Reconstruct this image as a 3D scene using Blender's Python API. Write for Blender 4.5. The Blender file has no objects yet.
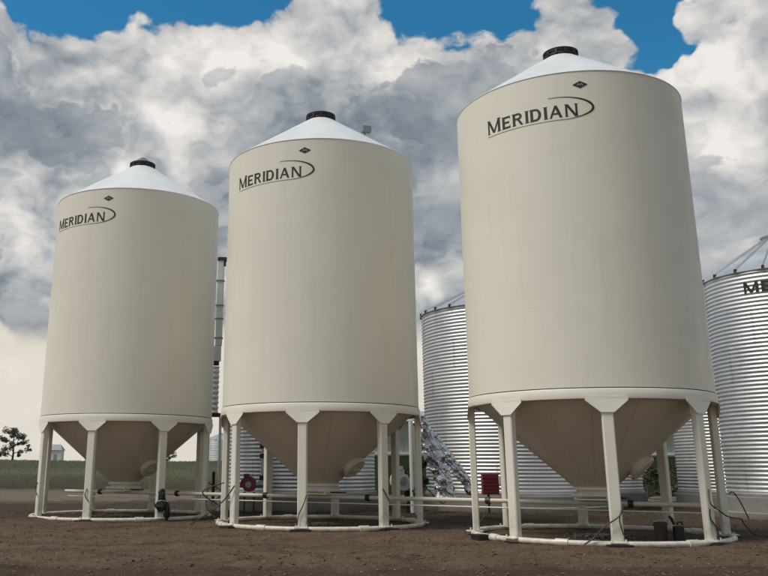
import bpy, math, random
import numpy as np
from mathutils import Vector, Matrix, noise as mnoise
random.seed(7); rng = np.random.default_rng(7)
S = bpy.context.scene
COL = S.collection
R = math.radians

# ------------------------------------------------------------------ camera
F_PX, PITCH, ROLL, EYE = 869.02, 0.270686, 0.0029154, 1.3223
CXP, CYP = 314.746, 226.857
fwd = Vector((0, math.cos(PITCH), math.sin(PITCH)))
up0 = Vector((0, -math.sin(PITCH), math.cos(PITCH)))
rt0 = Vector((1, 0, 0))
rt = rt0*math.cos(ROLL) + up0*math.sin(ROLL)
up = -rt0*math.sin(ROLL) + up0*math.cos(ROLL)
cd = bpy.data.cameras.new('camera'); cam = bpy.data.objects.new('camera', cd); COL.objects.link(cam)
m = Matrix((rt, up, -fwd)).transposed().to_4x4(); m.translation = Vector((0, 0, EYE))
cam.matrix_world = m
cd.sensor_width = 36; cd.lens = F_PX*36/768
cd.shift_x = (384-CXP)/768; cd.shift_y = -(288-CYP)/768
cd.clip_start = .1; cd.clip_end = 6000
S.camera = cam

# ------------------------------------------------------------------ light
SUN_EL, SUN_AZ = 56, -112         # degrees; azimuth from +Y (ahead) towards +X
sl = bpy.data.lights.new('sun', 'SUN'); sun = bpy.data.objects.new('sun', sl); COL.objects.link(sun)
sl.energy = 2.1; sl.angle = R(22); sl.color = (1, .95, .86)
sd = Vector((math.sin(R(SUN_AZ))*math.cos(R(SUN_EL)), math.cos(R(SUN_AZ))*math.cos(R(SUN_EL)), math.sin(R(SUN_EL))))
sun.rotation_euler = sd.to_track_quat('Z', 'Y').to_euler()
S.view_settings.view_transform = 'Standard'; S.view_settings.look = 'None'
S.view_settings.gamma = 1; S.view_settings.exposure = .32

# ------------------------------------------------------------------ node helper
class NT:
    def __init__(s, tree): s.t = tree; s.n = tree.nodes; s.l = tree.links
    def new(s, typ, **kw):
        n = s.n.new(typ)
        for k, v in kw.items(): setattr(n, k, v)
        return n
    def put(s, sock, v):
        if v is None: return
        if isinstance(v, bpy.types.NodeSocket): s.l.new(v, sock)
        else: sock.default_value = v
    def math(s, op, a, b=None, c=None, clamp=False):
        n = s.new('ShaderNodeMath', operation=op, use_clamp=clamp)
        s.put(n.inputs[0], a); s.put(n.inputs[1], b)
        if c is not None: s.put(n.inputs[2], c)
        return n.outputs[0]
    def vmath(s, op, a, b=None):
        n = s.new('ShaderNodeVectorMath', operation=op)
        s.put(n.inputs[0], a); s.put(n.inputs[1], b)
        return n.outputs['Value' if op in ('DOT_PRODUCT', 'LENGTH', 'DISTANCE') else 'Vector']
    def noise(s, vec, scale, detail=6, rough=.55, dist=0, col=False):
        n = s.new('ShaderNodeTexNoise'); s.put(n.inputs['Vector'], vec)
        n.inputs['Scale'].default_value = scale; n.inputs['Detail'].default_value = detail
        n.inputs['Roughness'].default_value = rough; n.inputs['Distortion'].default_value = dist
        return n.outputs['Color' if col else 'Fac']
    def voro(s, vec, scale, feat='F1', detail=0, rough=.5):
        n = s.new('ShaderNodeTexVoronoi', feature=feat); s.put(n.inputs['Vector'], vec)
        n.inputs['Scale'].default_value = scale
        n.inputs['Detail'].default_value = detail; n.inputs['Roughness'].default_value = rough
        return n.outputs['Distance']
    def ramp(s, v, a, b, c=0., d=1., smooth=True):
        n = s.new('ShaderNodeMapRange', interpolation_type='SMOOTHSTEP' if smooth else 'LINEAR')
        s.put(n.inputs['Value'], v)
        for k, x in zip(('From Min', 'From Max', 'To Min', 'To Max'), (a, b, c, d)): n.inputs[k].default_value = x
        return n.outputs[0]
    def mix(s, f, a, b, mode='MIX'):
        n = s.new('ShaderNodeMix', data_type='RGBA', blend_type=mode)
        s.put(n.inputs['Factor'], f)
        for sock, v in ((n.inputs[6], a), (n.inputs[7], b)):
            if isinstance(v, tuple) and len(v) == 3: v = (*v, 1)
            s.put(sock, v)
        return n.outputs[2]
    def mapping(s, vec, scale=(1, 1, 1), loc=(0, 0, 0)):
        n = s.new('ShaderNodeMapping'); s.put(n.inputs['Vector'], vec)
        n.inputs['Scale'].default_value = scale; n.inputs['Location'].default_value = loc
        return n.outputs[0]

# ------------------------------------------------------------------ world: Nishita sky under broken cumulus
W = bpy.data.worlds.new('World'); S.world = W; W.use_nodes = True
w = NT(W.node_tree); w.n.clear()
wo = w.new('ShaderNodeOutputWorld'); bg = w.new('ShaderNodeBackground'); w.l.new(bg.outputs[0], wo.inputs[0])
bg.inputs['Strength'].default_value = .1
sky = w.new('ShaderNodeTexSky', sky_type='NISHITA'); sky.sun_disc = False
sky.sun_elevation = R(SUN_EL); sky.sun_rotation = R(SUN_AZ); sky.air_density = 1.1; sky.dust_density = .4; sky.ozone_density = 3.0
D = w.new('ShaderNodeTexCoord').outputs['Generated']
D = w.vmath('NORMALIZE', D)
def pdir(px, py):
    return (fwd + rt*((px-CXP)/F_PX) - up*((py-CYP)/F_PX)).normalized()
# directions wobbled by noise so that no patch keeps a round outline
wobc = w.vmath('SUBTRACT', w.noise(D, 6.0, 4, .62, col=True), (.5, .5, .5))
def scaled(v, k):
    n = w.new('ShaderNodeVectorMath', operation='SCALE'); w.l.new(v, n.inputs[0]); n.inputs['Scale'].default_value = k; return n.outputs[0]
DW = w.vmath('ADD', D, scaled(wobc, .15))
def blobs(lst):
    tot = None
    for px, py, deg, amp in lst:
        d = w.vmath('DISTANCE', DW, tuple(pdir(px, py)))
        v = w.ramp(d, 0, R(deg)*1.6, amp, 0)
        tot = v if tot is None else w.math('ADD', tot, v)
    return tot
SX, SY, SZ = sd
sq = w.vmath('ADD', w.mapping(D, (1, 1, 1.5)), scaled(wobc, .09))
def field(scale, loc, dt=6, r=.52):
    return w.noise(w.mapping(sq, (1, 1, 1), loc), scale, dt, r)
billow = w.voro(sq, 15, 'F1', 2.5, .6)
bil = w.math('MULTIPLY', w.math('SUBTRACT', .38, billow), .34)
el = w.new('ShaderNodeSeparateXYZ'); w.l.new(D, el.inputs[0]); DZ = el.outputs['Z']
# coverage (blue gaps)
gaps = blobs([(150, -6, 2.4, .30), (205, -8, 2.6, .40), (255, -4, 2.0, .36), (110, -24, 3, .3), (425, -8, 3.2, .5), (480, 4, 3.2, .5), (508, 34, 2.0, .34),
              (655, 8, 3.6, .60), (632, 36, 2.4, .45), (672, 46, 1.8, .42), (20, -12, 4, .3), (60, -6, 3, .2), (-60, -20, 5, .2), (200, -70, 9, .3), (460, -70, 8, .4), (640, -60, 7, .35)])
fill = blobs([(340, -5, 5, .45), (560, 12, 3.6, .30), (535, 45, 2.4, .16), (745, 30, 5, .45), (600, 60, 3.0, .25), (98, 0, 1.6, .2)])
cov = w.math('ADD', w.math('ADD', field(7.5, (0, 0, 0), 7, .60), bil), w.math('ADD', fill, w.math('ADD', w.ramp(DZ, .43, .54, .58, .10), w.ramp(DZ, .60, .74, 0, .17))))  # last ramp adds unseen cloud overhead to whiten the light
cov = w.math('SUBTRACT', cov, w.math('MULTIPLY', gaps, .85))
n3 = w.math('SUBTRACT', field(15, (1.7, 9.2, 3.4), 6, .62), .5)
cov = w.math('ADD', cov, w.math('MULTIPLY', n3, .75))
alpha = w.ramp(cov, .37, .54)
# brightness of the cloud mass
n1 = field(6.0, (3.1, 1.7, .4), 7, .50); n1u = field(6.0, (3.1-.015*SX, 1.7-.015*SY, .4+.028), 6, .50)
n2 = field(10.5, (7.7, 4.2, 2.4), 7, .50); n2u = field(10.5, (7.7, 4.2, 2.43), 6, .50)
bright = blobs([(345, 35, 6.5, .30), (150, 118, 2.8, .14), (195, 142, 2.2, .42), (140, 160, 1.6, .34), (30, 42, 5, .20), (75, 235, 4.5, .36), (15, 212, 3.5, .2), (395, 60, 4.2, .26), (400, 85, 2.4, .16),
                (745, 60, 6, .32), (715, 115, 4, .26), (440, 304, 2.4, .5), (215, 92, 3.6, .2), (120, 68, 4, .18), (560, 25, 4.6, .30), (170, 25, 4, .22), (255, 20, 4, .24), (735, 290, 3, .1), (225, 260, 3, .2), (740, 155, 2.6, .16), (450, 56, 2.6, .2)])
dark = blobs([(18, 74, 3.4, .34), (8, 100, 3.0, .3), (95, 122, 3.6, .40), (35, 165, 4.6, .46), (70, 152, 2.6, .26), (222, 180, 3.2, .46), (190, 178, 2.4, .34), (235, 132, 2.8, .36), (262, 85, 2.2, .28), (200, 62, 2.2, .14),
              (448, 92, 4.4, .42), (480, 70, 3.0, .34), (440, 142, 4.6, .36), (375, 120, 3.8, .30), (330, 95, 2.6, .16), (440, 215, 4.4, .26), (430, 262, 3.6, .22), (720, 185, 3.6, .34), (745, 225, 4.4, .32), (715, 255, 3.6, .28), (20, 275, 3.6, .40), (8, 243, 2.4, .25), (42, 300, 2.6, .25),
              (740, 130, 2.4, .12), (700, 150, 2.4, .2), (285, 115, 2.2, .12)])
Lm = w.math('ADD', .67, w.math('MULTIPLY', w.math('SUBTRACT', n1, .5), .9))
Lm = w.math('ADD', Lm, w.math('MULTIPLY', w.math('SUBTRACT', n1, n1u), 1.4))
Lm = w.math('ADD', w.math('ADD', Lm, bright), w.math('ADD', w.math('MULTIPLY', bil, 1.1), w.math('MULTIPLY', n3, .48)))
# darker cloud bodies with their own outlines
dm = w.math('ADD', w.math('MULTIPLY', w.math('SUBTRACT', n2, .50), 2.1), w.math('SUBTRACT', w.math('MULTIPLY', dark, .95), w.math('MULTIPLY', bright, .5)))
dm = w.math('ADD', dm, w.math('ADD', w.math('MULTIPLY', bil, 1.1), w.math('MULTIPLY', n3, 1.0)))
dmask = w.ramp(dm, .05, .19)
Ld = w.math('ADD', .42, w.math('MULTIPLY', w.math('SUBTRACT', n2, n2u), 1.1))
Ld = w.math('ADD', Ld, w.math('MULTIPLY', w.math('SUBTRACT', n1, .5), .5))
Lt = w.new('ShaderNodeMix', data_type='FLOAT'); w.l.new(w.math('MULTIPLY', dmask, .78), Lt.inputs[0]); w.l.new(Lm, Lt.inputs[2]); w.l.new(Ld, Lt.inputs[3])
cr = w.new('ShaderNodeValToRGB'); w.l.new(Lt.outputs[0], cr.inputs[0])
e = cr.color_ramp.elements
e[0].position = .10; e[0].color = (1.15, 1.38, 1.66, 1)
e[1].position = 1.0; e[1].color = (6.9, 6.7, 6.45, 1)
for pos, c in ((.36, (2.15, 2.42, 2.72)), (.52, (3.25, 3.42, 3.6)), (.68, (4.45, 4.48, 4.45)), (.84, (5.8, 5.6, 5.35))):
    k = cr.color_ramp.elements.new(pos); k.color = (*c, 1)
# low bank of pale, hazy air along the horizon
hz = w.ramp(w.math('ADD', DZ, w.math('MULTIPLY', w.math('SUBTRACT', n2, .5), .14)), .135, .17, 1, 0)
cloud = w.mix(w.math('MULTIPLY', hz, .84), cr.outputs[0], (6.6, 6.05, 5.25))
below = w.ramp(DZ, -.02, .005, 1, 0)
# deepen the blue
skyc = w.mix(1.0, sky.outputs[0], (.20, .74, .86), 'MULTIPLY')
alpha = w.math('MAXIMUM', alpha, hz)
fin = w.mix(alpha, skyc, cloud)
fin = w.mix(below, fin, (.8, .65, .5))
w.l.new(fin, bg.inputs['Color'])
W.cycles.sampling_method = 'MANUAL'; W.cycles.sample_map_resolution = 512

# ------------------------------------------------------------------ materials
def material(name, rough=.6, metal=0., color=None, build=None, spec=.5):
    mt = bpy.data.materials.new(name); mt.use_nodes = True
    t = NT(mt.node_tree); b = t.n['Principled BSDF']
    b.inputs['Roughness'].default_value = rough; b.inputs['Metallic'].default_value = metal
    b.inputs['Specular IOR Level'].default_value = spec
    P = t.new('ShaderNodeTexCoord').outputs['Object']
    if color:
        if build is None:   # grain + soft grime
            n = t.noise(P, 3.5, 8, .65); n2 = t.noise(P, 40, 4, .6)
            f = t.math('ADD', t.math('MULTIPLY', n, .7), t.math('MULTIPLY', n2, .3))
            c0 = tuple(x*.72 for x in color); c1 = tuple(min(1, x*1.18) for x in color)
            t.l.new(t.mix(f, c0, c1), b.inputs['Base Color'])
            t.l.new(t.ramp(n, .3, .7, rough-.08, rough+.1), b.inputs['Roughness'])
    if build: build(t, b, P)
    return mt
def bump(t, b, h, strength=.3, dist=.02):
    n = t.new('ShaderNodeBump'); n.inputs['Strength'].default_value = strength; n.inputs['Distance'].default_value = dist
    t.put(n.inputs['Height'], h); t.l.new(n.outputs[0], b.inputs['Normal'])

def mk_cream(base):
    def f(t, b, P):
        st = t.mapping(P, (1, 1, .06))
        streak = t.noise(st, 5.0, 6, .6); cloud_ = t.noise(P, .7, 5, .55); fine = t.noise(P, 26, 5, .6)
        c = t.mix(t.ramp(cloud_, .3, .7), tuple(x*.965 for x in base), tuple(min(1, x*1.02) for x in base))
        c = t.mix(t.ramp(streak, .52, .8, 0, .13), c, (base[0]*.66, base[1]*.60, base[2]*.50))
        c = t.mix(t.ramp(fine, .55, .8, 0, .18), c, (base[0]*.8, base[1]*.77, base[2]*.7))
        sp = t.new('ShaderNodeSeparateXYZ'); t.l.new(P, sp.inputs[0])
        low = t.math('MULTIPLY', t.ramp(sp.outputs['Z'], 0, .75, 1, 0), t.ramp(t.noise(P, 7, 6, .65), .3, .75, .1, .9))
        c = t.mix(t.math('MULTIPLY', low, .6), c, (.16, .11, .07))
        t.l.new(c, b.inputs['Base Color'])
        t.l.new(t.ramp(t.noise(P, 2.2, 5, .6), .3, .7, .32, .5), b.inputs['Roughness'])
        bump(t, b, t.math('ADD', t.noise(P, 1.3, 2, .5), t.math('MULTIPLY', fine, .02)), .25, .012)
    return f
M = {}
CRM = (.83, .785, .66)
M['cream'] = material('cream_paint', .4, 0, build=mk_cream(CRM))
M['leg'] = material('cream_leg_paint', .45, 0, build=mk_cream((.82, .78, .665)))
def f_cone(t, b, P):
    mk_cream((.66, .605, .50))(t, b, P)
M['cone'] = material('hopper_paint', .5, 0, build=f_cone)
def f_roof(t, b, P):
    c = t.mix(t.ramp(t.noise(P, 1.4, 6, .6), .35, .7), (.87, .865, .85), (.79, .78, .755))
    t.l.new(c, b.inputs['Base Color']); b.inputs['Roughness'].default_value = .38
M['roof'] = material('white_roof_paint', .4, build=f_roof)
M['joint'] = material('dark_joint', .7, color=(.06, .05, .04))
M['rust'] = material('weathered_dark_steel', .55, .5, color=(.055, .05, .05))
M['lid'] = material('grey_lid_steel', .4, .7, color=(.33, .33, .34))
M['print'] = material('black_brown_print', .5, color=(.028, .022, .018))
M['black'] = material('black_rubber', .6, color=(.015, .014, .013))
M['brown'] = material('dark_brown_plastic', .6, color=(.045, .03, .024))
M['red'] = material('red_machine_paint', .4, color=(.20, .012, .022))
M['greypaint'] = material('grey_machine_paint', .4, .3, color=(.32, .34, .36))
M['cable'] = material('dark_cable', .6, color=(.06, .045, .035))
M['wood'] = material('wood_shim', .8, color=(.10, .07, .045))
def mk_galv(base, r0, r1):
    def f(t, b, P):
        oi = t.new('ShaderNodeObjectInfo')
        sp = t.voro(P, 38, 'F1', 0); cl = t.noise(P, 1.1, 6, .6); st = t.noise(t.mapping(P, (1, 1, .12)), 3.2, 6, .65)
        c = t.mix(t.ramp(sp, 0, .7), tuple(x*1.06 for x in base), tuple(x*.86 for x in base))
        c = t.mix(t.ramp(cl, .35, .7, 0, .35), c, tuple(x*.72 for x in base))
        c = t.mix(t.ramp(st, .5, .75, 0, .4), c, (base[0]*.62, base[1]*.56, base[2]*.5))
        c = t.mix(t.math('MULTIPLY', oi.outputs['Random'], .22), c, tuple(x*.6 for x in base))
        t.l.new(c, b.inputs['Base Color'])
        t.l.new(t.ramp(t.math('ADD', cl, t.math('MULTIPLY', oi.outputs['Random'], .2)), .3, .8, r0, r1), b.inputs['Roughness'])
        bump(t, b, t.noise(P, 9, 3, .5), .12, .006)
    return f
M['galv'] = material('galvanised_sheet', .35, .85, build=mk_galv((.90, .90, .89), .36, .58))
M['galvroof'] = material('galvanised_roof', .35, .85, build=mk_galv((.84, .85, .86), .36, .55))
M['steel'] = material('plain_grey_steel', .4, .8, color=(.55, .57, .58))
M['whitesteel'] = material('white_painted_steel', .4, 0, color=(.72, .73, .70))
def f_foil(t, b, P):
    b.inputs['Metallic'].default_value = 1; b.inputs['Roughness'].default_value = .27
    t.l.new(t.mix(t.ramp(t.noise(P, 6, 5, .6), .35, .65), (.93, .94, .95), (.62, .65, .68)), b.inputs['Base Color'])
    bump(t, b, t.voro(t.mapping(P, (1, 1, .5)), 11, 'F1', 2, .5), .6, .05)
M['foil'] = material('crinkled_foil', .2, 1, build=f_foil)
def f_conc(t, b, P):
    n = t.noise(P, 2.2, 8, .65); g = t.noise(P, 30, 5, .6)
    c = t.mix(n, (.16, .145, .13), (.31, .295, .27))
    sp = t.new('ShaderNodeSeparateXYZ'); t.l.new(P, sp.inputs[0])
    c = t.mix(t.ramp(t.math('ADD', sp.outputs['Z'], t.math('MULTIPLY', n, .25)), .08, .3, .55, 0), c, (.11, .08, .055))
    t.l.new(c, b.inputs['Base Color']); b.inputs['Roughness'].default_value = .85; bump(t, b, g, .3, .01)
M['concrete'] = material('cast_concrete', .85, build=f_conc)
def f_siding(t, b, P):
    c = t.mix(t.noise(P, .8, 6, .6), (.36, .39, .33), (.46, .48, .41)); t.l.new(c, b.inputs['Base Color']); b.inputs['Roughness'].default_value = .5
M['siding'] = material('pale_sage_siding', .5, build=f_siding)
M['leafA'] = material('leaf_dark_green', .6, color=(.035, .055, .022))
M['leafB'] = material('leaf_mid_green', .6, color=(.075, .105, .035))
M['treeleaf'] = material('hazy_tree_leaf', .7, color=(.12, .13, .115))
M['bark'] = material('grey_bark', .8, color=(.08, .065, .05))
M['dry'] = material('dry_grass_blade', .8, color=(.20, .16, .085))
M['fieldgrass'] = material('field_grass_blade', .8, color=(.115, .115, .058))
M['grain'] = material('spilled_grain', .9, color=(.38, .33, .25))
M['clod'] = material('dirt_clod', .95, color=(.12, .083, .055))
def f_ground(t, b, P):
    sp = t.new('ShaderNodeSeparateXYZ'); t.l.new(P, sp.inputs[0]); Y = sp.outputs['Y']; X = sp.outputs['X']
    big = t.noise(P, .16, 6, .6); mid = t.noise(P, 1.1, 8, .68); fine = t.noise(P, 14, 8, .72); grit = t.voro(P, 34, 'F1', 2, .6)
    c = t.mix(t.ramp(mid, .32, .68), (.088, .054, .033), (.185, .124, .076))
    c = t.mix(t.ramp(fine, .46, .66, 0, .85), c, (.23, .165, .108))
    c = t.mix(t.ramp(fine, .25, .42, .75, 0), c, (.045, .028, .018))
    peb = t.math('MULTIPLY', t.ramp(grit, .08, .2, 1, 0), t.ramp(t.noise(P, 2.5, 5, .6), .45, .65, 0, 1))
    c = t.mix(t.math('MULTIPLY', peb, .65), c, (.27, .23, .18))
    # tracked, damper soil in streaks along the yard
    st = t.noise(t.mapping(P, (.12, 1, 1)), .75, 6, .6)
    c = t.mix(t.ramp(st, .50, .66, 0, .55), c, (.058, .036, .024))
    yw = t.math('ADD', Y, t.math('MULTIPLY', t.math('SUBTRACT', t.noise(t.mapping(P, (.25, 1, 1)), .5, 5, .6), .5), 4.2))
    c = t.mix(t.ramp(yw, 12.2, 13.9, .62, 0), c, (.052, .034, .025))      # ground colour darker nearest us
    c = t.mix(t.ramp(yw, 21.5, 25.5, 0, .78), c, (.058, .040, .029))       # damp soil behind the bins
    road = t.math('MULTIPLY', t.ramp(yw, 37, 40), t.ramp(yw, 49, 53, 1, 0))
    c = t.mix(t.math('MULTIPLY', road, .75), c, (.27, .215, .155))       # gravel track
    gr = t.ramp(yw, 53, 60)
    g = t.mix(t.ramp(t.noise(t.mapping(P, (.3, 1, 1)), .10, 5, .6), .35, .65), (.10, .105, .050), (.16, .145, .080))
    g = t.mix(t.ramp(yw, 60, 70, .7, 0), g, (.075, .068, .038))
    g = t.mix(t.ramp(fine, .4, .7, 0, .4), g, (.06, .07, .028))
    c = t.mix(gr, c, g)
    gp = t.math('MULTIPLY', t.ramp(t.noise(P, .55, 6, .65), .56, .68), t.ramp(Y, 12, 15, 0, .5))
    c = t.mix(gp, c, (.085, .078, .036))
    hs = t.new('ShaderNodeHueSaturation'); t.l.new(c, hs.inputs['Color']); hs.inputs['Value'].default_value = .74; hs.inputs['Saturation'].default_value = 1.0
    t.l.new(hs.outputs[0], b.inputs['Base Color']); b.inputs['Roughness'].default_value = .95; b.inputs['Specular IOR Level'].default_value = .2
    h = t.math('ADD', t.math('MULTIPLY', mid, 1.0), t.math('ADD', t.math('MULTIPLY', fine, .35), t.math('MULTIPLY', grit, .12)))
    bump(t, b, h, .9, .05)
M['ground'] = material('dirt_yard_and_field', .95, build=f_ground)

# ------------------------------------------------------------------ mesh helpers
class MB:
    def __init__(s): s.v = []; s.f = []
    def add(s, vs, fs):
        o = len(s.v); s.v += [tuple(v) for v in vs]; s.f += [tuple(i+o for i in f) for f in fs]
    def box(s, c, size, rz=0, ch=0.):
        x, y, z = (a/2 for a in size); cz, sz_ = math.cos(rz), math.sin(rz)
        if ch:   # chamfered vertical edges
            pts = [(x-ch, -y), (x, -y+ch), (x, y-ch), (x-ch, y), (-x+ch, y), (-x, y-ch), (-x, -y+ch), (-x+ch, -y)]
        else: pts = [(x, -y), (x, y), (-x, y), (-x, -y)]
        n = len(pts); vs = []
        for zz in (-z, z):
            for px, py in pts: vs.append((c[0]+px*cz-py*sz_, c[1]+px*sz_+py*cz, c[2]+zz))
        fs = [tuple(reversed(range(n))), tuple(range(n, 2*n))]+[(i, (i+1) % n, n+(i+1) % n, n+i) for i in range(n)]
        s.add(vs, fs)
    def tube(s, pts, r, n=8, cap=True, rr=None):
        P = [Vector(p) for p in pts]; vs = []; fs = []
        for i, p in enumerate(P):
            d = (P[min(i+1, len(P)-1)]-P[max(i-1, 0)]).normalized()
            a = d.cross(Vector((0, 0, 1)) if abs(d.z) < .95 else Vector((1, 0, 0))).normalized(); b_ = d.cross(a)
            rad = rr[i] if rr else r
            for k in range(n):
                t_ = 2*math.pi*k/n; vs.append(p+(a*math.cos(t_)+b_*math.sin(t_))*rad)
        for i in range(len(P)-1):
            for k in range(n): fs.append((i*n+k, i*n+(k+1) % n, (i+1)*n+(k+1) % n, (i+1)*n+k))
        if cap: fs += [tuple(range(n)), tuple(reversed(range((len(P)-1)*n, len(P)*n)))]
        s.add(vs, fs)
    def lathe(s, prof, n=64, a0=0, a1=360, c=(0, 0, 0), closed=False):
        full = abs(a1-a0) >= 360; m_ = n if full else n+1; vs = []
        for r_, z in prof:
            for k in range(m_):
                t_ = R(a0+(a1-a0)*k/n); vs.append((c[0]+r_*math.cos(t_), c[1]+r_*math.sin(t_), c[2]+z))
        fs = []; L = len(prof)
        for i in range(L if closed else L-1):
            j = (i+1) % L
            for k in range(n):
                k2 = (k+1) % m_
                fs.append((i*m_+k, i*m_+k2, j*m_+k2, j*m_+k))
        s.add(vs, fs)
    def build(s, name, mat, parent=None, smooth=None, fixn=True):
        me = bpy.data.meshes.new(name); me.from_pydata(s.v, [], s.f); me.update()
        if fixn:
            import bmesh
            bm = bmesh.new(); bm.from_mesh(me); bmesh.ops.recalc_face_normals(bm, faces=bm.faces); bm.to_mesh(me); bm.free()
        return link(name, me, mat, parent, smooth)
def link(name, me, mat, parent=None, smooth=None):
    if mat is not None and not me.materials: me.materials.append(mat)
    if smooth is not None:
        me.polygons.foreach_set('use_smooth', [True]*len(me.polygons))
        try: me.set_sharp_from_angle(angle=R(smooth))
        except Exception: pass
    o = bpy.data.objects.new(name, me); COL.objects.link(o)
    if parent: o.parent = parent
    return o
def tag(o, label, cat, group=None, kind=None):
    if label: o['label'] = label
    if cat: o['category'] = cat
    if group: o['group'] = group
    if kind: o['kind'] = kind
    return o
def thing(name, label, cat, loc=(0, 0, 0), rz=0, group=None):
    o = bpy.data.objects.new(name, None); COL.objects.link(o); o.location = loc; o.rotation_euler = (0, 0, rz)
    o.empty_display_size = .3
    return tag(o, label, cat, group)
def copy_tree(o, parent=None):
    c = o.copy(); COL.objects.link(c); c.parent = parent
    for ch in [x for x in bpy.data.objects if x.parent == o]: copy_tree(ch, c)
    return c

# ------------------------------------------------------------------ terrain
BINS = [(-5.447, 25.958, -.028), (.157, 22.152, .0095), (5.70, 18.396, .017)]
def sstep(a, b_, x):
    t_ = np.clip((x-a)/(b_-a), 0, 1); return t_*t_*(3-2*t_)
def terrain(x, y):
    x = np.asarray(x, float); y = np.asarray(y, float)
    z = 2.05*sstep(46, 96, y) + .6*sstep(100, 400, y)*(.5+.5*np.sin(x*.006+1))
    z = z + .05*np.sin(x*.11+y*.07)*sstep(40, 60, y)*2
    near = (1-sstep(60, 90, y))
    n = .035*np.sin(x*1.3+1.7*np.sin(y*.9))*np.sin(y*1.1+.6*x) + .018*np.sin(x*3.1+y*2.2+2*np.sin(x*.7)) + .012*np.sin(x*7.3-y*5.1)*np.sin(y*6.7+x*2.9)
    flat = np.ones_like(z); base = np.zeros_like(z)
    for bx, by, bz in BINS:
        d = np.hypot(x-bx, y-by); k = sstep(2.9, 4.2, d); flat = flat*(.25+.75*k); base = base+bz*(1-sstep(2.8, 5, d))
    for bx, by, bz in BINS:
        d = np.hypot(x-bx, y-by); th = np.arctan2(y-by, x-bx)
        base = base + .034*np.exp(-((d-2.66)/.12)**2)*(.5+.5*np.sin(th*5+bx)*np.sin(th*13+1))
    z = z + n*near*flat + base - .012
    # low worn mound of dirt to the left of the row
    z = z + .10*np.exp(-(((x+9.6)/3.0)**2+((y-24.5)/2.2)**2)) + .06*np.exp(-(((x-9.6)/2.2)**2+((y-16.3)/1.8)**2))
    z = z - .10*sstep(27.5, 33, y)*(1-sstep(34, 46, y))*(x < -6)
    for yc, amp, ph in ((12.5, .8, .3), (14.1, .8, .3), (19.0, 1.5, 2.0)):
        yy = yc+amp*np.sin(x*.12+ph); dd = (y-yy)/.17
        z = z - .035*np.exp(-dd**4)*(1+.35*np.sin(x*26+np.abs(dd)*2)) + .02*np.exp(-((np.abs(y-yy)-.30)/.09)**2) if yc < 15 else z
    return z
def axis(segs):
    out = []
    for a, b_, n in segs: out += list(np.linspace(a, b_, n, endpoint=False))
    out.append(segs[-1][1]); return np.array(out)
xs = axis([(-3000, -300, 10), (-300, -60, 24), (-60, -16, 60), (-16, 18, 270), (18, 60, 60), (60, 300, 24), (300, 3000, 10)])
ys = axis([(-60, 6, 14), (6, 30, 220), (30, 60, 90), (60, 130, 60), (130, 500, 30), (500, 5000, 12)])
XX, YY = np.meshgrid(xs, ys)
ZZ = terrain(XX, YY)
nn = np.array([mnoise.noise((float(a)*2.1, float(b_)*2.1, 0))*.03+mnoise.noise((float(a)*6.1, float(b_)*6.1, 3))*.014 for a, b_ in zip(XX.ravel(), YY.ravel())]).reshape(XX.shape)
mask = (np.abs(XX) < 20)*(YY < 45)*1.
for bx, by, bz in BINS: mask = mask*(.35+.65*sstep(2.7, 3.4, np.hypot(XX-bx, YY-by)))
ZZ = ZZ + nn*mask
ny, nx = XX.shape
vs = np.stack([XX.ravel(), YY.ravel(), ZZ.ravel()], -1)
idx = np.arange(nx*ny).reshape(ny, nx)
fs = np.stack([idx[:-1, :-1].ravel(), idx[:-1, 1:].ravel(), idx[1:, 1:].ravel(), idx[1:, :-1].ravel()], -1)
me = bpy.data.meshes.new('ground'); me.from_pydata(vs.tolist(), [], fs.tolist()); me.update()
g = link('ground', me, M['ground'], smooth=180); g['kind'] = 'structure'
def tz(x, y): return float(terrain(x, y))

# ------------------------------------------------------------------ the cream hopper bins
RB, HE, ZS, ZB = 2.44, 9.008, 2.73, 2.54
LEG0 = 215.2
def decal(name, polys, parent, rad=RB+.006, label=None):
    """polys: list of 2D triangles/quads in (arc metres, z) laid on the cylinder wall, 6 mm proud of it"""
    mb = MB()
    for poly in polys:
        # cut long pieces so they follow the curve
        v = []
        for s_, z in poly:
            a = s_/RB; v.append((rad*math.cos(a), rad*math.sin(a), z))
        mb.add(v, [tuple(range(len(v)))])
    o = mb.build(name, M['print'], parent, fixn=False)
    if label: o['label'] = label
    return o
def stroke(pts, w0, w1=None, sub=.06):
    """ribbon of quads along pts, width w0..w1"""
    P = [np.array(p, float) for p in pts]; q = [P[0]]
    for a, b_ in zip(P[:-1], P[1:]):
        n = max(1, int(np.linalg.norm(b_-a)/sub))
        for k in range(1, n+1): q.append(a+(b_-a)*k/n)
    n = len(q); out = []; L = []
    for i in range(n):
        d = q[min(i+1, n-1)]-q[max(i-1, 0)]; d = d/np.linalg.norm(d); nr = np.array([-d[1], d[0]])
        if callable(w0): ww = w0(i/(n-1))
        else: ww = w0+((w0 if w1 is None else w1)-w0)*i/(n-1)
        L.append((q[i]-nr*ww/2, q[i]+nr*ww/2))
    for i in range(n-1): out.append([L[i][0], L[i+1][0], L[i+1][1], L[i][1]])
    return out
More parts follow.
